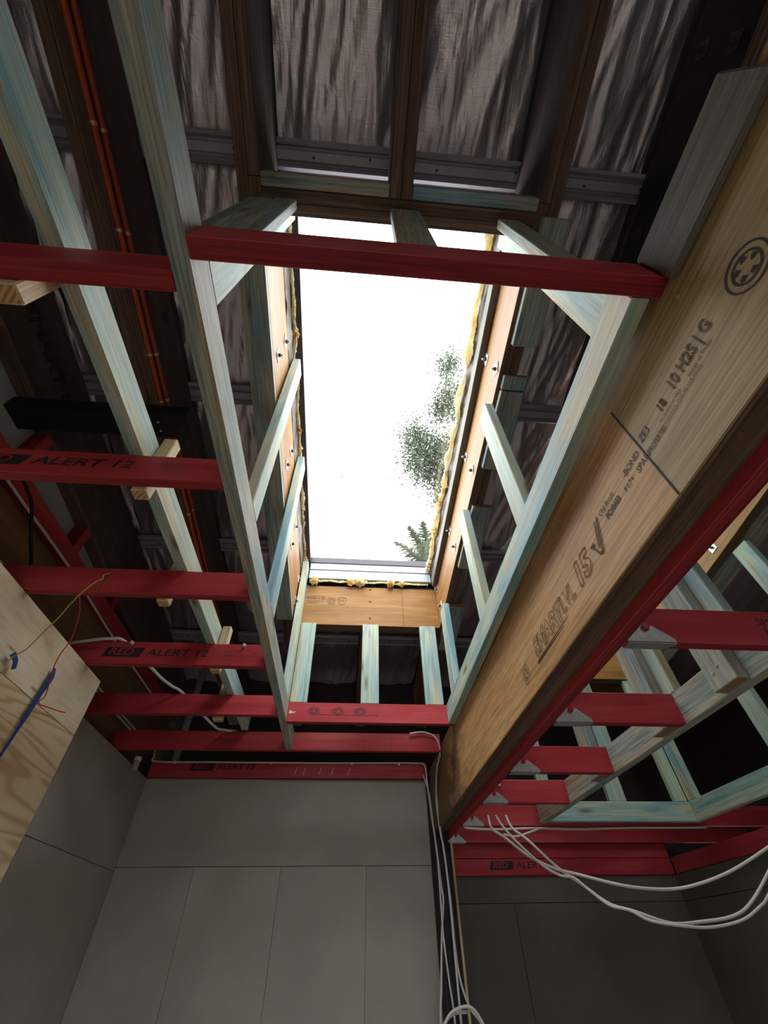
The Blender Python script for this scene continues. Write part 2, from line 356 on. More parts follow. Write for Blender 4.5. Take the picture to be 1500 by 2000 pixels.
yb('wall_board', -1.608, -1.593, 2.25, 3.98, -H0, 0.457-g, [BOARD], bev=0.001, parent=wl)
slab('nib_wall', -1.607, -1.328, -2.9, 2.232, -H0, 1.0, plain('nib_framing', (0.12, 0.07, 0.045), 0.9), parent=wl)
bar('plywood_sheet', (-1.319, -0.2, (0.7575+1.024)/2), (-1.319, 2.25, (0.7575+1.024)/2), 0.018, 0.263, [PLY], bev=0.001, parent=wl)
bar('plywood_sheet', (-1.319, -0.2, 0.17), (-1.319, 2.25, 0.17), 0.018, 1.172, [PLY2], bev=0.001, parent=wl)
bar('plywood_sheet', (-1.319, -0.2, -1.05), (-1.319, 2.25, -1.05), 0.018, 1.24, [PLY2], bev=0.001, parent=wl)
# left wall above the ceiling line
wu = slab('wall_upper_left', -1.86, -1.736, -2.9, 4.3, 1.026, 2.9, PALEB, kind='structure', label='pale sheet wall above the ceiling joists on the left')
bar('plywood_sheet', (-1.70, -0.6, 1.285), (-1.70, 4.31, 1.285), 0.07, 0.51, [BROWNPLY], bev=0.001, parent=wu)
bar('wall_plate', (-1.675, -0.6, 1.592), (-1.675, 3.98, 1.592), 0.11, 0.10, RD, parent=wu)
for y in (0.15, 0.75, 1.35, 1.96, 2.55, 3.15): zb('wall_stud', -1.735, -1.65, y-0.03, y+0.03, 1.644, rb(y)-0.005, RD, parent=wu)
wR = slab('wall_right', 2.655, 2.85, -2.9, 4.3, -H0, 0.434, plain('wall_framing_right', (0.05, 0.045, 0.04), 0.9), kind='structure', label='grey board wall on the right below the red plate')
yb('wall_board', 2.64, 2.655, -0.5, 4.15, 0.280+g, 0.433, [BOARD_DIM], bev=0.001, parent=wR)
yb('wall_board', 2.64, 2.655, -0.5, 4.15, -H0, 0.280-g, [BOARD_DIM], bev=0.001, parent=wR)
slab('wall_outer_right', 3.40, 3.50, -2.9, 4.4, -H0, 2.6, plain('dark_cladding', (0.03, 0.026, 0.024), 0.9), kind='structure', label='dark wall far to the right behind the lower ceiling')
slab('wall_gable_back', -1.75, 3.5, 4.32, 4.42, 0.4, 2.3, plain('dark_sarking', (0.06, 0.055, 0.06), 0.8), kind='structure', label='dark back of the roof space above the far wall')
# unseen wall behind the camera; its doorway is added and sized for fill light
wf = empty('wall_front', (0, -2.8, -H0), kind='structure', label='unseen wall behind the camera with a doorway added for fill light')
slab('wall_board', -1.9, -0.25, -2.85, -2.75, -H0, 2.95, BOARD, parent=wf)
slab('wall_board', 0.35, 3.5, -2.85, -2.75, -H0, 2.95, BOARD, parent=wf)
slab('wall_board', -0.25, 0.35, -2.85, -2.75, 0.33, 2.95, BOARD, parent=wf)
# roof: sheet with two openings, foil hung below it, steel battens
HOLES = [(-0.44, 0.672, 0.283, 2.775), (1.362, 2.472, 0.90, 3.39)]
def roof_quads():
    xs = [-1.9, -0.44, 0.672, 1.362, 2.472, 3.55]; ys = [-2.95, 0.283, 0.90, 2.775, 3.39, 4.75]
    for i in range(5):
        for j in range(5):
            cx = (xs[i]+xs[i+1])/2; cy = (ys[j]+ys[j+1])/2
            if any(h[0] < cx < h[1] and h[2] < cy < h[3] for h in HOLES): continue
            yield xs[i], xs[i+1], ys[j], ys[j+1]
bm = bmesh.new()
for x0, x1, y0, y1 in roof_quads():
    v = [bm.verts.new((x, y, rb(y)+o+H0)) for o in (0.50, 0.58) for x, y in ((x0, y0), (x1, y0), (x1, y1), (x0, y1))]
    for f in ((3, 2, 1, 0), (4, 5, 6, 7), (0, 1, 5, 4), (1, 2, 6, 5), (2, 3, 7, 6), (3, 0, 4, 7)): bm.faces.new([v[i] for i in f])
roof = link('ceiling', bmesh_done(bm, 'ceiling'), [ROOFM], kind='structure', label='roof sheeting lined with crinkled silver foil above the rafters')
def foil(x0, x1, y0, y1, seed):
    nx = 40; ny = max(8, int((y1-y0)*34)); bm = bmesh.new(); V = []
    for j in range(ny+1):
        y = y0 + (y1-y0)*j/ny; row = []
        for i in range(nx+1):
            u = i/nx; x = x0 + (x1-x0)*u
            sag = 0.022*math.sin(math.pi*u)
            wr = noise.noise(Vector((x*8+seed*3.1+y*0.8, y*1.2, seed)))*0.020 + (1-abs(noise.noise(Vector((x*13+y*2.5+seed, y*2.2, seed*2.0)))))**6*-0.014 + noise.noise(Vector((x*34, y*9, seed)))*0.003
            edge = abs(u-0.5)*2
            wr += (edge**4)*0.030*noise.noise(Vector((y*2.2, seed, u*3)))
            for yb_ in BATROWS:
                dd = abs(y-yb_-0.055)
                if dd < 0.12: sag *= dd/0.12
            row.append(bm.verts.new((x, y, rb(y)+0.462-sag+wr*0.9+H0)))
        V.append(row)
    for j in range(ny):
        for i in range(nx): bm.faces.new((V[j][i], V[j+1][i], V[j+1][i+1], V[j][i+1]))
    link('foil_sheet', bmesh_done(bm, 'foil_sheet', True), [FOIL], parent=roof)
BATROWS = [-1.06, 0.055, 1.19, 2.39, 3.49]
for i, (a, b) in enumerate(((-1.75, -1.64), (-1.64, -1.13), (-1.04, -0.53), (0.762, 1.272), (2.562, 3.072))): foil(a, b, -1.4, 4.3, i+1.0)
foil(-0.44, 0.066, -1.4, 0.19, 7.0); foil(0.157, 0.672, -1.4, 0.19, 8.0); foil(-0.44, 0.066, 2.87, 4.3, 9.0); foil(0.157, 0.672, 2.87, 4.3, 10.0)
foil(1.362, 1.872, 3.48, 4.3, 11.0); foil(1.962, 2.472, 3.48, 4.3, 12.0); foil(1.362, 2.472, -1.4, 0.80, 13.0)
def batten(x0, x1, y, label):
    prof = [(0, 0.012), (0.014, 0.0), (0.022, 0.010), (0.026, 0.024), (0.036, 0.024), (0.040, 0.008), (0.074, 0.008), (0.078, 0.024), (0.088, 0.024), (0.092, 0.010), (0.100, 0.0), (0.114, 0.012), (0.114, 0.03), (0, 0.03)]
    bm = bmesh.new(); rows = []
    for x in (x0, x1): rows.append([bm.verts.new((x, y+a, rb(y+a)+0.402+z+H0)) for a, z in prof])
    N = len(prof)
    for i in range(N): bm.faces.new((rows[0][i], rows[0][(i+1) % N], rows[1][(i+1) % N], rows[1][i]))
    bm.faces.new(list(reversed(rows[0]))); bm.faces.new(rows[1])
    bmesh.ops.recalc_face_normals(bm, faces=bm.faces)
    o = link('roof_batten', bmesh_done(bm, 'roof_batten'), [BATT], label=label, cat='batten', group='steel roof battens')
    for x in [x0 + 0.17 + 0.31*i for i in range(int((x1-x0)/0.31))]:
        if x < x1-0.05: prism('screw', hexagon(0.006), (x+random.uniform(-.05, .05), y+0.052+random.uniform(-.012, .012), rb(y+0.05)+0.4095), (1, 0, 0), (0, -1, 0), 0.008, DARKS, parent=o)
batten(-1.7, 3.1, BATROWS[1], 'grey steel roof batten nearest the camera, crossing above the near header')
batten(-1.7, -0.53, BATROWS[2], 'short grey steel roof batten left of the skylight, second from the camera')
batten(0.762, 1.272, BATROWS[2], 'short grey steel roof batten right of the skylight, second from the camera')
batten(-1.7, -0.53, BATROWS[3], 'short grey steel roof batten left of the skylight, third from the camera')
batten(0.762, 1.272, BATROWS[3], 'short grey steel roof batten right of the skylight, third from the camera')
batten(-1.7, 3.1, BATROWS[4], 'grey steel roof batten furthest from the camera, beyond the far header')
# skylights
def skylight(n, x0, x1, y0, y1, label):
    w = empty('window_%d' % n, ((x0+x1)/2, (y0+y1)/2, rb((y0+y1)/2)+0.58), kind='structure', label=label)
    sl('frame', x0, x0+0.063, y0, y1, 0.545, 0.075, [FRAME], bev=0.002, parent=w)
    sl('frame', x1-0.030, x1, y0, y1, 0.545, 0.075, [FRAME], bev=0.002, parent=w)
    xb('frame', x0+0.063, x1-0.030, y1-0.04, y1, rb(y1)+0.565, rb(y1)+0.625, [FRAME], parent=w)
    xb('frame', x0+0.063, x1-0.030, y0, y0+0.03, rb(y0)+0.545, rb(y0)+0.62, [FRAME], parent=w)
    xb('flashing', x0+0.063, x1-0.030, y1-0.028, y1+0.0, rb(y1)+0.41, rb(y1)+0.495, [FLANGE], parent=w)
    xb('flashing', x0+0.063, x1-0.030, y1-0.034, y1+0.0, rb(y1)+0.497, rb(y1)+0.563, [BATT], parent=w)
    sl('pane', x0+0.01, x1-0.01, y0, y1, 0.605, 0.006, [GLASS if n == 1 else DIMGLASS], bev=0, parent=w)
    return w
w1 = skylight(1, *HOLES[0], 'long rectangular skylight showing the white sky and tree leaves')
w2 = skylight(2, *HOLES[1], 'second skylight above the lower ceiling on the right')

# ================================================================== big beam, post, ledger
def bx(y): return 0.670 + 0.0065*y
B0, B1 = -1.2, 3.88
BEAM_JOINT = 0.515 - (B0+B1)/2
BEAMM = beammat()
beam = bar('main_beam', (bx(B0)+0.0425, B0, 0.865), (bx(B1)+0.0425, B1, 0.865), 0.085, 0.42, [BEAMM, LVLE, LVLE], bev=0.003,
           label='huge brown laminated beam with outlined lettering running along the right of the skylight', cat='beam')
LXD = (0.0065, 1, 0); RX = (-0.0065, -1, 0)
xb('veneer_joint', bx(0.51)-0.0015, bx(0.51)+0.004, 0.5115, 0.5155, 0.66, 1.0, [INK], bev=0, parent=beam)
text(beam, 'SMART', 0.086, (bx(1.2), 1.365, 0.772), RX, (0, 0, 1), INKB, outline=0.0009, shear=0.12, bold=0.004, sx=1.0)
text(beam, 'LVL', 0.080, (bx(1.0), 1.098, 0.774), RX, (0, 0, 1), INKB, outline=0.0007, shear=0.12, sx=0.85)
text(beam, '15', 0.100, (bx(0.9), 0.968, 0.784), RX, (0, 0, 1), INKB, outline=0.0010, shear=0.12, bold=0.004, sx=1.05)
xb('underline', bx(1.25)-0.0012, bx(1.25), 1.075, 1.37, 0.7285, 0.7315, [INKB], bev=0, parent=beam)
xb('underline', bx(1.25)-0.0012, bx(1.25), 1.12, 1.37, 0.7225, 0.7240, [INKB], bev=0, parent=beam)
for lg in ([(0, 0.010), (0.005, 0.010), (0.024, -0.030), (0.037, -0.030), (0.037, -0.025), (0.027, -0.025), (0.010, 0.012), (0.020, 0.012), (0.020, 0.017), (0, 0.017)],
           [(0.037, -0.030), (0.041, -0.030), (0.080, 0.062), (0.076, 0.062)], [(0.030, -0.012), (0.034, -0.012), (0.064, 0.060), (0.060, 0.060)]):
    prism('logo_mark', lg, (bx(.74)-.001, 0.835, 0.782), RX, (0, 0, 1), 0.001, INKB, parent=beam)
text(beam, 'CNI Prodc', 0.024, (bx(0.70), 0.742, 0.836), RX, (0, 0, 1), INK, sx=0.8)
text(beam, 'PC10103', 0.025, (bx(0.68), 0.722, 0.806), RX, (0, 0, 1), INK, bold=0.0008, sx=0.8)
text(beam, 'F17+', 0.026, (bx(0.6), 0.622, 0.800), RX, (0, 0, 1), INK, sx=0.85)
text(beam, '-BOND', 0.028, (bx(0.6), 0.602, 0.832), RX, (0, 0, 1), INK, sx=0.85)
text(beam, 'SPAN', 0.028, (bx(0.6), 0.560, 0.798), RX, (0, 0, 1), INK, sx=0.85)
text(beam, 'PROPERTIES', 0.024, (bx(0.5), 0.503, 0.798), RX, (0, 0, 1), INK, sx=0.55)
text(beam, 'ZE3', 0.034, (bx(0.5), 0.503, 0.845), RX, (0, 0, 1), INK, sx=0.7)
text(beam, '18', 0.034, (bx(.42), 0.42, 0.842), RX, (0, 0, 1), INK, sx=0.8, outline=0.0007)
text(beam, '10 H2S | G', 0.048, (bx(.36), 0.368, 0.848), RX, (0, 0, 1), INK, outline=0.0007, sx=0.66)
text(beam, 'For termite use when', 0.013, (bx(.4), 0.435, 0.818), RX, (0, 0, 1), INK, sx=0.7)
text(beam, 'North of Tropic', 0.013, (bx(.3), 0.325, 0.815), RX, (0, 0, 1), INK, sx=0.9)
text(beam, 'envelope seal all cut ends', 0.012, (bx(.3), 0.43, 0.803), RX, (0, 0, 1), INK, sx=1.1)
ring_print(beam, (bx(.13), 0.128, 0.830), RX, (0, 0, 1), 0.045, 0.004, INK)
ring_print(beam, (bx(1.45), 1.50, 0.745), RX, (0, 0, 1), 0.035, 0.002, INKB)
text(beam, '25', 0.07, (bx(2.95), 3.0, 0.88), RX, (0, 0, 1), INKB, shear=0.1)
prism('nail', hexagon(0.006, 8), (bx(.215)-0.0005, 0.215, 0.968), RX, (0, 0, 1), 0.003, ZINC, parent=beam)
ledger = bar('ledger', (bx(B0)+0.085+0.021, B0, (RB_+RT)/2), (bx(4.1)+0.085+0.021, 4.10, (RB_+RT)/2), 0.042, 0.12, RD,
             label='dark red ledger fixed along the right side of the big brown beam', cat='ledger')
post = empty('post', (0.73, 3.86, -H0), label='black steel post under the far end of the big beam', cat='post')
zb('column', 0.684, 0.782, 3.81, 3.905, -H0, 0.642, [BLACK], bev=0.004, parent=post)
zb('cap_plate', 0.676, 0.790, 3.795, 3.915, 0.642, 0.6545, [BLACK], bev=0.001, parent=post)
zb('cover_strip', 0.800, 0.816, 3.84, 3.90, -H0, 0.60, [PINER], label='thin pale timber strip upright against the right of the black post', cat='timber strip')

# ================================================================== left-hand ceiling joists
LJ = [(0.258, 0.303), (0.849, 0.884), (1.450, 1.485), (2.049, 2.084), (2.665, 2.700)]
ORD = ['nearest the camera', 'second from the camera, lettered on its face', 'third from the camera', 'fourth from the camera, lettered on its face', 'fifth from the camera']
JO = []
for i, (a, b) in enumerate(LJ):
    JO.append(xb('ceiling_joist', -1.70, -0.4315, a, b, JB, JT, RD, label='red ceiling joist left of the skylight, ' + ORD[i], cat='joist', group='red joists left of the skylight'))
j6 = xb('ceiling_joist', -1.66, 0.688, 3.276, 3.311, JB, JT, RD, label='long red ceiling joist passing behind the skylight shaft to the big beam', cat='joist')
j7 = xb('wall_plate', -1.585, 0.69, 3.944, 3.979, JB+0.002, JT, RD, label='dark red plate along the top of the far wall, lettered', cat='wall plate')
FX, UZ = (1, 0, 0), (0, 0, 1)
def red_alert(par, x, y, z, s=1.0):
    prism('print_box', [(0, 0), (0.185*s, 0), (0.20*s, 0.052*s), (0.015*s, 0.052*s)], (x, y-0.0002, z), FX, UZ, 0.0006, INK, parent=par)
    text(par, 'RED', 0.052*s, (x+0.028*s, y-0.0006, z+0.027*s), FX, UZ, RED, shear=0.15, bold=0.001, sx=1.25)
    text(par, 'ALERT 12', 0.054*s, (x+0.215*s, y, z+0.027*s), FX, UZ, INK, shear=0.15, sx=1.36, bold=0.0008)
    text(par, 'ASNZS 4357 F', 0.014*s, (x+0.60*s, y, z+0.042*s), FX, UZ, INKB)
    text(par, 'A-BOND E1', 0.014*s, (x+0.60*s, y, z+0.022*s), FX, UZ, INKB)
    text(par, 'PEFC', 0.018*s, (x+0.74*s, y, z+0.035*s), FX, UZ, INKB)
red_alert(JO[1], -1.245, 0.849, 1.062)
red_alert(JO[3], -1.255, 2.049, 1.060)
text(JO[3], 'SMART', 0.030, (-1.375, 2.049, 1.10), FX, UZ, INK, shear=0.15)
red_alert(j7, -1.270, 3.944, 1.075)
for x in (-0.42, -0.35, -0.22, -0.12, 0.02):
    prism('chalk_mark', [(0, 0), (0.006, 0), (0.022, 0.055), (0.016, 0.055)], (x, 3.9435, 1.05), FX, UZ, 0.0006, CHALK, parent=j7)
for par, x, y, z in ((JO[2], -1.03, 1.45, 1.1), (j6, 0.12, 3.276, 1.03), (j6, 0.32, 3.276, 1.03)):
    prism('pencil_line', [(0, 0), (0.002, 0), (0.002, 0.10), (0, 0.10)], (x, y-0.0004, z-0.07 if par is not j6 else z), FX, UZ, 0.0005, INK, parent=par)
for x, z in ((-1.13, 1.135), (-0.56, 1.137)):
    prism('cable_clip', hexagon(0.008, 8), (x, 2.0485, z), FX, UZ, 0.016, WHITE, parent=JO[3])
# the timber lying over them with its hangers
yb('ceiling_binder', -0.7625, -0.7175, -0.55, 3.26, JT+0.001, JT+0.113, PN, label='pale blue-green timber laid on top of the red joists, left of the skylight', cat='binder')
HANG = [(-0.85, -0.764, 0.304, 0.350, 1.004, 1.27, 'nearest the camera'), (-0.716, -0.668, 0.885, 0.930, 1.012, 1.305, 'second from the camera'),
        (-0.810, -0.764, 1.486, 1.531, 1.016, 1.26, 'third from the camera'), (-0.716, -0.668, 2.085, 2.130, 1.020, 1.275, 'fourth from the camera'),
        (-0.822, -0.764, 2.701, 2.746, 1.010, 1.25, 'fifth from the camera')]
for x0, x1, y0, y1, z0, z1, t in HANG:
    zb('joist_hanger_block', x0, x1, y0, y1, z0, z1, PR, bev=0.004, label='raw pine hanger block tying a red joist to the blue-green timber, ' + t, cat='hanger block', group='raw pine hanger blocks')

# ================================================================== skylight shaft
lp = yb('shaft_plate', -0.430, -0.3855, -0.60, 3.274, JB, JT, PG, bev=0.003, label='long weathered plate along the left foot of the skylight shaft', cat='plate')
def px_(y): return 0.603 + 0.0155*y
bar('shaft_plate', (px_(0.237)+0.0215, 0.237, (JB+JT)/2), (px_(2.758)+0.0215, 2.758, (JB+JT)/2), 0.043, 0.12, PN, bev=0.003, label='blue-green plate along the right foot of the skylight shaft, beside the big beam', cat='plate')
yb('shaft_plate', 0.650, 0.669, -0.135, 0.188, 0.995, JT+0.01, [OLDP, ENDP], bev=0.005, label='weathered timber end against the big beam at the top right', cat='plate')
xb('trimmer_joist', -0.3845, 0.6705, 0.190, 0.235, JB, JT, RD, label='dark red trimmer crossing in front of the skylight', cat='trimmer')
ft = xb('trimmer_joist', -0.3845, 0.686, 2.760, 2.797, JB, JT, RD, label='bright red trimmer at the far foot of the skylight shaft', cat='trimmer')
for x in (-0.22, -0.065, 0.078): ring_print(ft, (x, 2.76, 1.093), FX, UZ, 0.026, 0.0022, INK, sx=1.5)
for x in (-0.19, -0.035, 0.11): prism('print_box', [(0, 0), (0.08, 0), (0.08, 0.044), (0.0785, 0.044), (0.0785, 0.0015), (0, 0.0015)], (x, 2.7596, 1.071), FX, UZ, 0.0005, INK, parent=ft)
prism('chipped_paint', [(0, 0), (0.03, 0.003), (0.045, 0.014), (0.02, 0.012), (0.012, 0.022), (0.0, 0.016)], (-0.375, 2.7594, 1.075), FX, UZ, 0.0007, CHALK, parent=ft)
# side studs, left and right (all upright)
def up(name, *a, mats=PN, **k): return zb(name, *a, mats, bev=0.003, **k)
LS = [(0.262, 0.365, 'at the near corner'), (1.040, 1.142, 'second from the near corner'), (1.690, 1.800, 'third from the near corner'), (2.655, 2.757, 'at the far corner')]
for y0, y1, t in LS:
    up('shaft_stud', -0.430, -0.3855, y0, y1, JT+0.001, rb((y0+y1)/2)+0.50, label='pale stud on the left side of the skylight shaft, ' + t, cat='stud', group='left shaft studs')
RS = [(0.262, 0.372, 'at the near corner'), (0.990, 1.100, 'second from the near corner'), (1.655, 1.765, 'third from the near corner'), (2.48, 2.60, 'near the far corner')]
for y0, y1, t in RS:
    ym = (y0+y1)/2; xi = px_(ym)+0.006
    up('shaft_stud', xi, xi+0.043, y0, y1, JT+0.001, rb(ym)+(0.30 if y0 < 0.3 else -0.012), label='pale stud on the right side of the skylight shaft, ' + t, cat='stud', group='right shaft studs')
for x0, x1, t in ((-0.384, -0.272, 'left'), (0.078, 0.199, 'middle'), (0.512, 0.632, 'right')):
    up('end_stud', x0, x1, 2.7605, 2.7955, JT+0.001, rb(2.778)-0.002, label='broad pale stud in the far end of the skylight shaft, %s of three' % t, cat='stud', group='far end studs')
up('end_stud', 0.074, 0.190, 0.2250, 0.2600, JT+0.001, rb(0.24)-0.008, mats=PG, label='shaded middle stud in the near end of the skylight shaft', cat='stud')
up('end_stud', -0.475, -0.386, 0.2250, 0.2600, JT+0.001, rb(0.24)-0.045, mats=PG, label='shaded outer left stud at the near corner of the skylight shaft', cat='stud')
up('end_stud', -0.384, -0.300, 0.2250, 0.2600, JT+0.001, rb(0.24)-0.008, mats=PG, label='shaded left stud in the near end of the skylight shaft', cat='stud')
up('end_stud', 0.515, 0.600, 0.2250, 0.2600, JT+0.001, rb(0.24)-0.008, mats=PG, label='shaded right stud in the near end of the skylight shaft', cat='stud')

# ================================================================== rafters and headers
RD_ = 0.40
def rafter(xc, y0, y1, mats, label, new=0, **k):
    """two boards side by side; new = side (+1/-1) whose board is golden veneer past the near header"""
    e = empty('rafter', (xc, y0, rb(y0)), label=label, cat='rafter', **k)
    for sd in (-1, 1):
        a, b = (xc-0.045, xc-0.0006) if sd < 0 else (xc+0.0006, xc+0.045)
        if sd == new:
            sl('board', a, b, y0, 0.19, 0, RD_, mats, parent=e); sl('board', a, b, 0.192, y1, 0, RD_, LV, parent=e)
        else: sl('board', a, b, y0, y1, 0, RD_, mats, parent=e)
    return e
def bolt(par, x, y, off, side, rot, wm=None):
    """plate washer, nut and rod on a rafter face; side = +1 faces +x"""
    c = (x, y, rb(y)+off); u = (0, side, 0)
    s = 0.029; pts = [(s*math.cos(rot+q*math.pi/2+math.pi/4)*1.41, s*math.sin(rot+q*math.pi/2+math.pi/4)*1.41) for q in range(4)]
    wv = prism('washer', pts, c, u, UZ, 0.004, wm or ZINC, parent=par)
    prism('nut', hexagon(0.011, 6, rot), (x+side*0.004, y, c[2]), u, UZ, 0.011, DARKS, parent=wv)
    prism('rod', hexagon(0.0055, 8), (x+side*0.014, y, c[2]), u, UZ, 0.012, wm or ZINC, parent=wv)
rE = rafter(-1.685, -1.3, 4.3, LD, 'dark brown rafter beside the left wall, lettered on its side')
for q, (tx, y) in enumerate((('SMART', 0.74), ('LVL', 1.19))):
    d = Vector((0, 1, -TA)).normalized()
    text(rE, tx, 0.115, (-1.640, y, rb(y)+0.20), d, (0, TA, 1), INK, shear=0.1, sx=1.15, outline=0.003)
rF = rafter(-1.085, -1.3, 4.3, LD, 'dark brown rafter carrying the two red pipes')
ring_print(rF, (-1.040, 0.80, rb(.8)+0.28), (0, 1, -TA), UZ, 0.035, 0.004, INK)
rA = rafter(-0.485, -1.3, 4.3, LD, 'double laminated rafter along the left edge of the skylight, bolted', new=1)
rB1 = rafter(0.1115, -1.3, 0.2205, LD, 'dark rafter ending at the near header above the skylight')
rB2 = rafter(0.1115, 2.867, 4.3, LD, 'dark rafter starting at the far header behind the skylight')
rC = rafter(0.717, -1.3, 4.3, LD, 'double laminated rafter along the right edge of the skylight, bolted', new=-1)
rH = rafter(1.317, -1.3, 4.3, LD, 'dark rafter with a black sheet on its left face, right of the big beam')
sl('black_face_sheet', 1.262, 1.2715, -1.3, 1.0, 0.004, 0.35, [BLACK], bev=0.001, parent=rH)  # black sheet over the near length of the rafter's left face
rI = rafter(1.917, 3.481, 4.3, LD, 'dark short rafter behind the right-hand skylight')
rI2 = rafter(1.917, -1.3, 0.80, LD, 'dark short rafter in front of the right-hand skylight')
rK = rafter(2.517, -1.3, 4.3, LD, 'laminated rafter along the right edge of the right-hand skylight', new=-1)
rafter(3.117, -1.3, 4.3, LD, 'dark rafter furthest to the right beyond the right-hand skylight')
for y, hi, lo in ((0.885, 0.324, 0.106), (1.528, 0.298, 0.134), (2.13, 0.30, 0.12), (2.66, 0.30, 0.10)):
    bolt(rA, -0.440, y, hi, 1, random.choice((0.78, 0.1))); bolt(rA, -0.440, y-0.012, lo, 1, random.choice((0.7, 0.05)))
for y, hi, lo in ((0.87, 0.278, 0.067), (1.472, 0.276, 0.083), (2.075, 0.284, 0.091), (2.665, 0.277, 0.091)):
    bolt(rC, 0.672, y+0.015, hi, -1, random.choice((0.1, 0.2, 0.7))); bolt(rC, 0.672, y-0.02, lo, -1, random.choice((0.78, 0.1)))
for y in (-0.33, 0.27): bolt(rH, 1.262, y, 0.08, -1, 0.1, DARKS); bolt(rH, 1.262, y, 0.27, -1, 0.2, DARKS)
for y in (1.35, 1.95, 2.55): bolt(rK, 2.472, y, 0.075, -1, 0.15); bolt(rK, 2.472, y, 0.26, -1, 0.3)
def header(x0, x1, y0, y1, d, label, mats=LV):
    e = empty('header', ((x0+x1)/2, (y0+y1)/2, rb(y0)), label=label, cat='header'); ym = (y0+y1)/2
    xb('board', x0, x1, y0, ym-0.0006, rb(y0)-0.004, rb(y0)+d, mats, parent=e); xb('board', x0, x1, ym+0.0006, y1, rb(y0)-0.004, rb(y0)+d, mats, parent=e)
    return e
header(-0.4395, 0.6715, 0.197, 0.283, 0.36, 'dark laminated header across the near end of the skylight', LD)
fh = header(-0.4395, 0.6715, 2.777, 2.865, 0.355, 'golden laminated header across the far end of the skylight, stamped')
text(fh, 'H2S | G', 0.042, (-0.365, 2.777, 1.975), FX, UZ, INKB, sx=1.0)
text(fh, 'For termite resistance', 0.013, (-0.36, 2.777, 1.944), FX, UZ, INKB); text(fh, 'treated to H2S', 0.013, (-0.36, 2.777, 1.928), FX, UZ, INKB)
ring_print(fh, (-0.175, 2.777, 1.948), FX, UZ, 0.035, 0.0025, INKB)
sh = [(-0.034, 0.03), (0, 0.04), (0.034, 0.03), (0.032, -0.01), (0, -0.042), (-0.032, -0.01)]
for q in range(6):
    (ax, ay), (bx_, by_) = sh[q], sh[(q+1) % 6]
    prism('stamp', [(ax, ay), (bx_, by_), (bx_*0.9, by_*0.9), (ax*0.9, ay*0.9)], (-0.092, 2.7762, 1.950), FX, UZ, 0.0004, INKB, parent=fh)
text(fh, 'H2O', 0.024, (-0.117, 2.777, 1.955), FX, UZ, INKB, sx=0.9)
prism('pencil_line', [(0, 0), (0.002, 0), (0.002, 0.34), (0, 0.34)], (0.392, 2.7765, 1.748), FX, UZ, 0.0005, INK, parent=fh)
for z in (2.07, 1.955, 1.80): prism('bolt_hole', hexagon(0.009, 10), (0.133, 2.7765, z), FX, UZ, 0.0006, INK, parent=fh)
for z in (1.80, 1.85, 1.90, 1.99, 2.03):
    for x in (0.60, 0.645): prism('nail', hexagon(0.004, 6), (x, 2.7765, z), FX, UZ, 0.001, DARKS, parent=fh)
h2 = header(1.3625, 2.4715, 3.392, 3.48, 0.355, 'golden laminated header at the far end of the right-hand skylight')
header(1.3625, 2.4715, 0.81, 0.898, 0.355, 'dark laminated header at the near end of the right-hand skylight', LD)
for x0, x1, t in ((-0.439, 0.065, 'left'), (0.158, 0.671, 'right')):
    xb('nogging', x0, x1, 0.150, 0.1955, rb(0.17)+0.0, rb(0.17)+0.09, PG, bev=0.003, label='pale blocking on the near header, %s of the middle rafter' % t, cat='nogging', group='near header blocking')
# packers under the rafters beside the skylight
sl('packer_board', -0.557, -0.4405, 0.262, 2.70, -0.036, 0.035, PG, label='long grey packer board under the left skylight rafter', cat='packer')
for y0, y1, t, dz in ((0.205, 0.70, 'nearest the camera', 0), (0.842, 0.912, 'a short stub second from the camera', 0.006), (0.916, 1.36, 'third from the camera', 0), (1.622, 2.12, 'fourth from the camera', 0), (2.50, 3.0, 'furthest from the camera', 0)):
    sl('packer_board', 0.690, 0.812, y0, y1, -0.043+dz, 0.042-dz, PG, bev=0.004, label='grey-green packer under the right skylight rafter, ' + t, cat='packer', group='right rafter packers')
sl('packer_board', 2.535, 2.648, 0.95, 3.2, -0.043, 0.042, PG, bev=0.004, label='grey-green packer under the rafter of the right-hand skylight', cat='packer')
# treated batten on the inner face of the right rafter
sl('edge_batten', 0.634, 0.671, 0.295, 2.70, 0.315, 0.085, [OLDP, ENDP], bev=0.003, label='grey-green edge batten on the inner face of the right skylight rafter', cat='batten')
# foil flaps and glass wool round the opening
def flap(xa, oa, xb_, ob, y0, y1, seed, label):
    bm = bmesh.new(); V = []; ny = 110; nx = 8
    for j in range(ny+1):
        y = y0+(y1-y0)*j/ny; row = []
        for i in range(nx+1):
            u = i/nx; w = (noise.noise(Vector((y*5, u*3, seed)))*0.02 + noise.noise(Vector((y*17, u*6, seed)))*0.009)*math.sin(math.pi*min(1, u+0.15))
            row.append(bm.verts.new((xa+(xb_-xa)*u + w, y, rb(y)+oa+(ob-oa)*u + w*0.5 + H0)))
        V.append(row)
    for j in range(ny):
        for i in range(nx): bm.faces.new((V[j][i], V[j+1][i], V[j+1][i+1], V[j][i+1]))
    return link('foil_flap', bmesh_done(bm, 'foil_flap', True), [KRAFT], label=label, cat='foil')
flap(-0.4375, 0.402, -0.428, 0.545, 0.30, 2.72, 3.0, 'crinkled foil turned up along the left skylight edge')
flap(0.655, 0.402, 0.628, 0.545, 0.30, 2.72, 5.0, 'crinkled foil turned up along the right skylight edge')
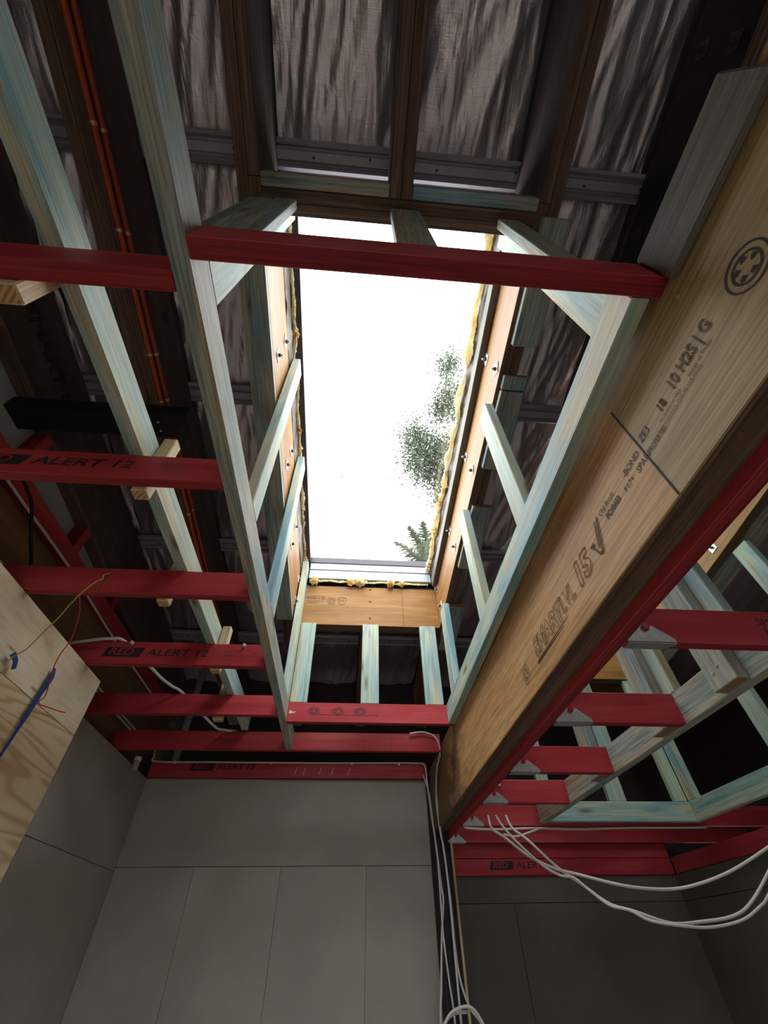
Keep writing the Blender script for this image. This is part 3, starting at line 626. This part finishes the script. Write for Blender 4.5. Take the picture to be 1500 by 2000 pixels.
def wool(pts, r, seed, label, tufts=10, tr=0.022):
    P = smooth_pts(pts, 40); bm = bmesh.new(); c = P[0].copy()
    rr = [r*(0.75+0.8*noise.noise(Vector((i*0.07, seed, 0)))+0.22*noise.noise(Vector((i*0.4, seed, 4)))) for i in range(len(P))]
    rr = [max(0.004, q) for q in rr]
    Q = [p - c + Vector((noise.noise(Vector((i*.06, seed, 1))), 0, noise.noise(Vector((i*.06, seed, 2)))))*r*1.1 for i, p in enumerate(P)]
    tube_bm(bm, Q, rr, 16)
    rnd = random.Random(seed)
    for t in range(tufts):
        p = Q[rnd.randrange(2, len(Q)-2)]; s = tr*rnd.uniform(0.6, 1.4)
        res = bmesh.ops.create_icosphere(bm, subdivisions=3, radius=s)
        el = rnd.uniform(0.8, 1.8)
        for v in res['verts']:
            d = v.co.normalized(); k = 1+0.9*noise.noise(d*2.6+Vector((t, seed, 0)))+0.5*noise.noise(d*7+Vector((seed, t, 0)))
            v.co = Vector((v.co.x*k, v.co.y*k*el, v.co.z*k*0.9)) + p
    for v in bm.verts: v.co += Vector((noise.noise(v.co*90), noise.noise(v.co*90+Vector((9, 0, 0))), noise.noise(v.co*90+Vector((0, 9, 0)))))*0.005
    return link('insulation', bmesh_done(bm, 'insulation', False), [WOOL], Matrix.Translation(c+Vector((0, 0, H0))), label=label, cat='insulation')
wool([(-0.420, y, rb(y)+0.530) for y in (0.30, 0.7, 1.1, 1.5, 1.9, 2.3, 2.70)], 0.013, 3, 'yellow glass wool poking out along the left skylight edge', 9, 0.018)
wool([(0.622, y, rb(y)+0.515) for y in (0.30, 0.7, 1.1, 1.5, 1.9, 2.3, 2.70)], 0.024, 5, 'yellow glass wool poking out along the right skylight edge', 7, 0.022)
wool([(x, 2.748, rb(2.75)+0.378) for x in (-0.36, -0.1, 0.15, 0.4, 0.61)], 0.009, 8, 'yellow glass wool tufts along the far header of the skylight', 7, 0.024)
for p, a, t in (((-0.131, 1.872, 2.403), 1.5, 'upright, nearer the middle'), ((-0.153, 2.212, 2.361), 0.1, 'sideways, nearer the far end')):
    q = (p[0]*1.02, p[1]*1.02, rb(p[1]*1.02)+0.617)
    prism('fallen_leaf', [(0, 0), (0.012, 0.005), (0.03, 0.0), (0.012, -0.005)], q, (math.cos(a), math.sin(a), -TA*math.sin(a)), (-math.sin(a), math.cos(a), -TA*math.cos(a)), 0.0015, BARK, label='tiny dead leaf on the skylight glass, lying ' + t, cat='leaf', group='dead leaves on the skylight glass')

# ================================================================== right-hand lower ceiling
RY = [1.041, 1.642, 2.274, 2.859, 3.469]
lx = lambda y: bx(y)+0.1275
def bracket(par, x, y, z):
    """triangular framing anchor on the joist's near face and underside with a red bolt"""
    b = prism('bracket', [(0, 0), (0.150, 0), (0.148, 0.012), (0.098, 0.052), (0.0, 0.064)], (x, y-0.0016, z), FX, UZ, 0.0014, GALV, parent=par)
    prism('bracket_foot', [(0, -0.036), (0.12, -0.036), (0.15, -0.012), (0.15, 0.0), (0, 0)], (x, y-0.0012, z-0.0018), FX, (0, -1, 0), 0.0016, GALV, parent=par)
    prism('bolt', hexagon(0.0115, 6), (x+0.072, y-0.003, z+0.046), FX, UZ, 0.009, REDBOLT, parent=par)
RO = ['first', 'second', 'third', 'fourth']
for i, y in enumerate(RY):
    last = i == 4
    lab = 'long red joist in the lower right ceiling running to the right wall' if last else 'short red joist in the lower right ceiling, %s from the camera' % RO[i]
    o = xb('ceiling_joist', lx(y)+0.001, 3.38 if last else 1.3495, y, y+0.035, RB_, RT, RD, label=lab, cat='joist', group='red joists of the lower right ceiling')
    bracket(o, lx(y)+0.003, y, RB_)
    if i == 0:
        text(o, 'SMART', 0.036, (1.262, y, 0.705), FX, UZ, INK, shear=0.12); text(o, 'LVL', 0.036, (1.268, y, 0.672), FX, UZ, INK, outline=0.0008, shear=0.12)
    if i == 3:
        for x in (0.86, 0.93): prism('cable_clip', hexagon(0.009, 8), (x, y-0.001, RT-0.028), FX, UZ, 0.014, WHITE, parent=o)
o = xb('ceiling_joist', lx(4.1)+0.001, 3.38, 4.075, 4.11, RB_, RT, RD, label='red joist of the lower right ceiling closest to the far wall', cat='joist'); bracket(o, lx(4.08)+0.003, 4.075, RB_)
xb('wall_plate', 0.82, 2.64, 4.125, 4.1645, 0.537, RB_-0.001, RD, label='upper dark red plate on the far wall right of the post', cat='wall plate')
p8 = xb('wall_plate', 0.82, 2.64, 4.132, 4.1645, 0.434, 0.536, RD, label='lower dark red plate on the far wall right of the post, lettered', cat='wall plate')
red_alert(p8, 1.15, 4.132, 0.468)
yb('wall_plate', 2.645, 2.735, -0.5, 4.12, 0.436, 0.536, RD, label='dark red plate along the top of the right wall', cat='wall plate')
# second shaft
yb('shaft_plate', 1.350, 1.394, 0.30, 3.40, RB_, RT, PG, bev=0.003, label='weathered plate where the short red joists end, left foot of the right-hand shaft', cat='plate')
xb('shaft_plate', 1.395, 2.535, 3.401, 3.445, RB_+0.012, RT+0.010, PN, bev=0.003, label='pale blue-green plate with a knot across the far foot of the right-hand shaft', cat='plate')
yb('shaft_plate', 2.490, 2.535, 0.30, 3.3995, RB_+0.012, RT+0.010, PN, bev=0.003, label='pale blue-green plate along the right foot of the right-hand shaft', cat='plate')
for (y0, y1), t in zip(((1.258, 1.385), (1.690, 1.815), (2.335, 2.460)), ('nearest the camera', 'second from the camera', 'third from the camera')):
    s_ = up('shaft_stud', 1.304, 1.349, y0, y1, RB_+0.008, rb(y1)-0.005, mats=PG, label='weathered stud lapped onto the left plate of the right-hand shaft, ' + t, cat='stud', group='lapped studs of the right-hand shaft')
    if y0 < 1.3:
        for dy, dz in ((0.05, 0.075), (0.085, 0.062)): prism('screw', hexagon(0.005, 8), (1.3035, y0+dy, RB_+dz), (0, -1, 0), UZ, 0.003, ZINC, parent=s_)
for (y0, y1), t in zip(((1.19, 1.31), (1.62, 1.76), (2.27, 2.43)), ('nearest the camera', 'second from the camera', 'third from the camera')):
    up('shaft_stud', 1.3505, 1.3935, y0, y1, RT+0.001, rb(y1)-0.004, label='pale stud standing on the left plate of the right-hand shaft, ' + t, cat='stud', group='standing studs of the right-hand shaft')
for (y0, y1), t in zip(((1.755, 1.875), (2.385, 2.505), (3.30, 3.399)), ('nearest the camera', 'second from the camera', 'in the far corner')):
    up('shaft_stud', 2.4905, 2.5335, y0, y1, RT+0.011, rb(y1)-0.045, label='pale stud on the right side of the right-hand shaft, ' + t, cat='stud', group='right studs of the right-hand shaft')
for x0, x1, t in ((1.40, 1.49, 'left'), (1.905, 2.03, 'middle'), (2.40, 2.489, 'right')):
    up('end_stud', x0, x1, 3.402, 3.444, RT+0.011, rb(3.42)-0.006, label='pale stud in the far end of the right-hand shaft, %s of three' % t, cat='stud', group='far end studs of the right-hand shaft')

# ================================================================== services
xs_ = [-1.2, -0.4, 0.0, 0.4, 0.9, 1.4, 1.9, 2.5, 3.1]
for dx, oz, t in ((0, 0.0, 'left of the pair'), (0.0, 0.062, 'right of the pair')):
    p = tube('gas_pipe', [(-1.026, y, rb(y)+oz) for y in xs_], 0.0125, COPPER, n=3, label='red sheathed pipe along the dark rafter, ' + t, cat='pipe', group='red pipes on the rafter')
    for y in (0.06, 0.38, 0.87, 1.10, 1.80, 2.5):
        yy = y + (0.02 if oz else 0)
        tube('pipe_clip', [(-1.026, yy-0.007, rb(yy)+oz), (-1.026, yy, rb(yy)+oz), (-1.026, yy+0.007, rb(yy)+oz)], 0.0145, BRASS, n=1, parent=p)
st = xb('steel_angle', -1.79, -0.882, 1.125, 1.250, 1.852, 1.862, [BLACK], bev=0.001, label='black steel channel hung below the rafters on the left', cat='steel channel')
xb('web', -1.79, -0.882, 1.115, 1.125, 1.852, 1.935, [BLACK], bev=0.001, parent=st)
for y, z in ((1.16, 1.851), (1.21, 1.851)): prism('screw', hexagon(0.006, 8), (-1.02, y, z), FX, (0, -1, 0), 0.003, ZINC, parent=st)
def near(pts, k=0.84):
    n_ = len(pts) - 1
    return [tuple(c * (1 - (1-k) * (i/n_)) for c in p) for i, p in enumerate(pts)]
def cable(pts, label, r=0.0045, m=WHITE, name='cable', cat='cable', **k): return tube(name, pts, r, m, label=label, cat=cat, **k)
c1 = cable([(-1.585, 3.92, 1.222), (-1.575, 3.925, 1.169), (-1.54, 3.932, 1.136), (-1.077, 3.934, 1.136), (-0.322, 3.934, 1.135), (0.192, 3.934, 1.139), (0.60, 3.93, 1.14), (0.655, 3.86, 1.10), (0.645, 3.74, 0.95), (0.655, 3.72, 0.742), (0.672, 3.72, 0.56), (0.684, 3.72, 0.342), (0.689, 3.72, 0.266), (0.659, 3.72, 0.1), (0.631, 3.72, -0.113), (0.61, 3.72, -0.3), (0.61, 3.72, -0.9)],
      'white cable along the far wall plate and down the left of the post', 0.0065)
for x in (-1.4, -0.62, 0.05, 0.45): prism('cable_clip', hexagon(0.010, 8), (x, 3.945, 1.132), FX, UZ, 0.020, WHITE, parent=c1)
cable([(0.64, 3.90, 1.05), (0.648, 3.70, 0.867), (0.659, 3.7, 0.676), (0.671, 3.7, 0.473), (0.668, 3.7, 0.264), (0.666, 3.7, 0.099), (0.679, 3.7, -0.093), (0.692, 3.7, -0.265), (0.70, 3.7, -0.9)], 'white cable crossing the black post, second from its left edge', 0.0055)
cable([(0.459, 3.25, 1.137), (0.556, 3.25, 1.148), (0.640, 3.255, 1.125), (0.672, 3.262, 1.067), (0.683, 3.32, 1.0)], 'white cable looping over the long red joist to the big beam', 0.006)
cable([(0.684, 3.32, 1.02), (0.682, 3.5, 0.95), (0.684, 3.62, 0.80), (0.70, 3.66, 0.62), (0.715, 3.665, 0.523), (0.722, 3.66, 0.261), (0.72, 3.66, -0.011), (0.719, 3.66, -0.263), (0.72, 3.66, -0.9)], 'white cable down the right half of the black post', 0.0065)
cable([(0.682, 3.45, 1.0), (0.683, 3.58, 0.85), (0.705, 3.67, 0.642), (0.729, 3.68, 0.312), (0.73, 3.68, 0.076), (0.737, 3.68, -0.053), (0.76, 3.68, -0.143), (0.793, 3.68, -0.201), (0.849, 3.68, -0.267), (0.95, 3.66, -0.5)], 'white cable down the right edge of the post, bending away at the bottom', 0.006)
cable([(0.58, 3.6, -0.34), (0.612, 3.6, -0.248), (0.652, 3.6, -0.204), (0.713, 3.6, -0.183), (0.772, 3.6, -0.184), (0.817, 3.6, -0.225), (0.85, 3.6, -0.30), (0.82, 3.61, -0.42), (0.70, 3.61, -0.45), (0.60, 3.61, -0.40), (0.60, 3.62, -0.27), (0.66, 3.62, -0.21), (0.75, 3.62, -0.20)], 'coil of pale cable at the foot of the picture by the post', 0.0075)
cable(near([(0.98, 3.36, 0.66), (0.98, 3.32, 0.584), (1.048, 3.3, 0.535), (1.176, 3.3, 0.444), (1.323, 3.3, 0.382), (1.476, 3.3, 0.349), (1.75, 3.3, 0.295), (2.005, 3.3, 0.277), (2.217, 3.3, 0.297), (2.498, 3.3, 0.363), (2.828, 3.3, 0.478), (3.10, 3.3, 0.585)]), 'topmost of the three white cables drooping across the lower right', 0.0075)
cable(near([(1.104, 3.36, 0.66), (1.104, 3.27, 0.575), (1.179, 3.25, 0.514), (1.335, 3.25, 0.376), (1.467, 3.25, 0.292), (1.593, 3.25, 0.213), (1.735, 3.25, 0.178), (1.927, 3.25, 0.127), (2.118, 3.25, 0.131), (2.322, 3.25, 0.151), (2.473, 3.25, 0.205), (2.691, 3.25, 0.344), (2.95, 3.25, 0.54), (3.05, 3.25, 0.62)]), 'middle of the three white cables drooping across the lower right', 0.0075)
cable(near([(1.034, 3.36, 0.66), (1.034, 3.22, 0.566), (1.105, 3.2, 0.481), (1.223, 3.2, 0.382), (1.319, 3.2, 0.335), (1.395, 3.2, 0.325), (1.469, 3.2, 0.27), (1.566, 3.2, 0.203), (1.679, 3.2, 0.18), (1.781, 3.2, 0.137), (1.953, 3.2, 0.114), (2.133, 3.2, 0.106), (2.339, 3.2, 0.133), (2.491, 3.2, 0.19), (2.572, 3.2, 0.234), (2.80, 3.2, 0.40), (3.05, 3.2, 0.62)]), 'lowest of the three white cables drooping across the lower right', 0.0065)
c2 = cable([(0.829, 3.455, 0.612), (1.013, 3.46, 0.603), (1.338, 3.46, 0.610), (1.628, 3.46, 0.604), (2.0, 3.46, 0.612), (2.3, 3.46, 0.612), (2.58, 3.46, 0.614)], 'white cable clipped along the underside of the long lower red joist', 0.0065)
cable([(1.083, 3.42, 0.57), (1.168, 3.42, 0.558), (1.262, 3.43, 0.580), (1.35, 3.44, 0.604)], 'short loop of white cable under the long lower red joist', 0.006)
cable([(-1.50, 2.038, 1.10), (-1.411, 2.035, 1.122), (-1.36, 2.035, 1.133), (-1.302, 2.035, 1.145), (-1.241, 2.04, 1.153), (-1.19, 2.075, 1.160), (-1.144, 2.361, 1.165), (-1.118, 2.493, 1.162), (-1.079, 2.592, 1.158), (-1.039, 2.69, 1.158), (-0.923, 3.1, 1.12), (-0.877, 3.238, 1.14), (-0.80, 3.30, 1.157)], 'white cable looping over the red joists near the left wall', 0.008)
cable([(-1.612, 0.2, 1.522), (-1.612, 1.314, 1.523), (-1.612, 1.949, 1.535), (-1.612, 2.656, 1.515), (-1.612, 3.3, 1.512), (-1.612, 3.9, 1.515)], 'white cable along the red plate of the upper left wall', 0.007)
cable([(-1.660, 0.2, 1.30), (-1.660, 1.6, 1.295), (-1.660, 2.749, 1.262), (-1.660, 3.8, 1.262)], 'upper of two white cables low on the brown upper left wall', 0.007)
cable([(-1.660, 0.2, 1.275), (-1.660, 1.6, 1.268), (-1.660, 2.749, 1.235), (-1.660, 3.8, 1.235)], 'lower of two white cables low on the brown upper left wall', 0.007)
cable([(-1.60, 1.25, 1.60), (-1.52, 1.303, 1.50), (-1.5, 1.367, 1.462), (-1.5, 1.417, 1.429), (-1.5, 1.505, 1.35), (-1.5, 1.607, 1.267), (-1.52, 1.7, 1.15)], 'black cable hanging in front of the upper left wall', 0.008, BLKC)
cable([(-1.018, 1.441, 1.112), (-1.036, 1.437, 1.097), (-1.028, 1.435, 1.08), (-1.045, 1.43, 1.055), (-1.066, 1.425, 1.003), (-1.085, 1.43, 0.954), (-1.12, 1.46, 0.905), (-1.17, 1.50, 0.87), (-1.23, 1.55, 0.825), (-1.285, 1.578, 0.80), (-1.29, 1.585, 0.772), (-1.285, 1.60, 0.765)], 'thin yellow-green earth wire strung from a red joist to the plywood', 0.0024, GREENW, name='earth_wire', cat='wire')
cable([(-1.13, 1.50, 1.10), (-1.16, 1.55, 1.07), (-1.20, 1.66, 1.06), (-1.25, 1.775, 1.0), (-1.268, 1.789, 0.926), (-1.28, 1.819, 0.87), (-1.285, 1.851, 0.829), (-1.285, 1.871, 0.783), (-1.288, 1.86, 0.761), (-1.288, 1.868, 0.749), (-1.288, 1.934, 0.762), (-1.288, 2.002, 0.776), (-1.288, 2.062, 0.791)], 'thin red wire hanging in front of the plywood', 0.0024, REDW, name='red_wire', cat='wire')
prism('tape', [(0.0, 0.0), (0.016, 0.022), (0.05, 0.006), (0.066, -0.02), (0.05, -0.032), (0.035, -0.008)], (-1.292, 1.570, 0.808), (0, 1, 0), UZ, 0.004, BLUET, label='small flag of blue tape on the yellow-green wire', cat='tape')
prism('tape', [(0.0, 0.025), (0.010, 0.028), (0.028, 0.0), (0.030, -0.02), (0.020, -0.08), (0.016, -0.16), (0.005, -0.24), (-0.004, -0.33), (-0.018, -0.356), (-0.024, -0.352), (-0.012, -0.32), (-0.008, -0.24), (-0.006, -0.14), (0.0, -0.06)], (-1.298, 1.842, 0.868), (0, 1, 0), UZ, 0.005, BLUET, label='long strip of blue tape hanging down the plywood from the red wire', cat='tape')
tube('plastic_pipe', [(-1.443, 4.05, 1.95), (-1.441, 4.05, 1.6), (-1.439, 4.05, 1.030)], 0.031, PVC, n=3, seg=14, label='grey plastic pipe upright in the dark roof space on the left', cat='pipe')
cp = tube('pipe_cap', [(-1.555, 3.6, 0.98), (-1.555, 3.6, 1.02), (-1.555, 3.6, 1.05)], 0.022, PVC, n=2, seg=14, label='small capped pipe at the left wall corner below the joists', cat='pipe')
tube('cap', [(-1.555, 3.6, 1.045), (-1.555, 3.6, 1.06), (-1.555, 3.6, 1.068)], 0.027, WHITE, n=1, seg=8, parent=cp)

# ================================================================== outdoors: trees seen through the skylight
slab('ground', -14, 14, -12, 22, -H0-0.45, -H0-0.12, GRASS, kind='structure', label='bare ground outside')
def foliage(name, clusters, per, lo, hi, spread, m, seed, parent):
    r = random.Random(seed); vs = []; fs = []
    for cx, cy, cz, R in clusters:
        for _ in range(int(per*R)):
            p = Vector((r.gauss(0, 1), r.gauss(0, 1), r.gauss(0, 1)))*spread*R + Vector((cx, cy, cz+H0))
            d = Vector((r.uniform(-1, 1), r.uniform(-1, 1), r.uniform(-1.2, 0.6))).normalized(); s = r.uniform(lo, hi)
            q = d.orthogonal().normalized(); q.rotate(Matrix.Rotation(r.uniform(0, 6.28), 3, d)); w = s*0.17
            i = len(vs); vs += [p, p+d*s*0.45+q*w, p+d*s, p+d*s*0.45-q*w]; fs.append((i, i+1, i+2, i+3))
    me = bpy.data.meshes.new(name); me.from_pydata(vs, [], fs); return link(name, me, [m], parent=parent, kind='stuff')
t1 = empty('gum_tree', (6.2, 9.0, -H0-0.12), label='leafy gum tree overhanging the right side of the skylight', cat='tree')
crown = [(2.15, 4.25, 10.3, .40), (2.2, 4.8, 9.75, .45), (2.0, 5.1, 9.45, .40), (1.32, 5.6, 9.05, .50), (1.55, 5.8, 8.85, .50), (2.05, 5.83, 8.76, .45), (1.42, 6.1, 8.55, .50), (1.75, 6.3, 8.35, .50), (2.2, 6.35, 8.25, .5), (2.35, 6.0, 8.6, .55), (2.15, 6.75, 7.95, .35), (3.0, 5.3, 9.6, 1.0), (3.2, 6.3, 8.7, 1.0), (4.3, 6.6, 9.5, 1.3), (5.2, 7.8, 9.2, 1.3), (4.0, 5.0, 10.6, 1.0), (6.3, 8.5, 10.2, 1.5)]
foliage('leaves', crown, 3600, 0.05, 0.115, 0.50, LEAF, 4, t1)
tube('trunk', [(6.2, 9.0, -H0-0.12), (6.1, 8.9, 2.5), (5.7, 8.4, 5.5), (5.0, 7.6, 7.8), (4.2, 6.8, 9.0)], [0.26]*9+[0.2]*6+[0.13]*6+[0.07]*4, BARK, seg=10, parent=t1)
for a in ([(5.0, 7.6, 7.8), (3.6, 6.6, 8.2), (2.2, 6.2, 8.35), (1.5, 5.9, 8.75)], [(4.2, 6.8, 9.0), (3.2, 5.7, 9.3), (2.2, 5.0, 9.6), (2.1, 4.4, 10.2)], [(3.6, 6.6, 8.2), (2.6, 6.1, 8.6), (1.9, 5.6, 9.0), (1.35, 5.6, 9.1)]):
    tube('branch', a, 0.022, BARK, n=4, seg=6, parent=t1)
t2 = empty('palm', (2.9, 11.6, -H0-0.12), label='palm with feathery fronds at the far edge of the skylight', cat='tree')
tube('trunk', [(2.9, 11.6, -H0-0.12), (2.85, 11.5, 4.0), (2.75, 11.2, 8.0), (2.7, 11.0, 8.9)], 0.13, BARK, n=4, seg=10, parent=t2)
r2 = random.Random(9)
def frond(tip, root=(2.7, 11.0, 8.9)):
    a = Vector(root); b = Vector(tip); mid = (a+b)/2 + Vector((0, 0, 0.35)); vs = []; fs = []; N = 44
    for i in range(N):
        t = 0.15+0.85*i/(N-1); p = a*(1-t)**2 + mid*2*t*(1-t) + b*t*t; tg = ((mid-a)*(1-t)+(b-mid)*t).normalized(); sd = tg.cross(Vector((0, 0, 1))).normalized()
        for s in (-1, 1):
            d = (sd*s + tg*0.7 + Vector((0, 0, -0.45+r2.uniform(-.3, .3)))).normalized(); L = 0.42*math.sin(math.pi*min(0.95, t*0.85+0.12))+0.08; w = tg*0.030
            k = len(vs); vs += [p-w+Vector((0, 0, H0)), p+w+Vector((0, 0, H0)), p+d*L+Vector((0, 0, H0))]; fs.append((k, k+1, k+2))
    me = bpy.data.meshes.new('frond'); me.from_pydata(vs, [], fs); link('frond', me, [LEAF], parent=t2)
for tip in ((1.28, 10.0, 9.45), (1.75, 9.75, 9.95), (2.2, 9.6, 10.05), (2.75, 9.5, 9.9), (3.3, 9.7, 9.5), (1.45, 10.6, 9.1), (2.1, 9.9, 9.35), (2.6, 9.8, 9.3), (3.9, 10.6, 9.2), (3.8, 12.0, 9.0), (2.4, 12.5, 9.1), (1.6, 11.8, 9.2)): frond(tip)
flush_texts()
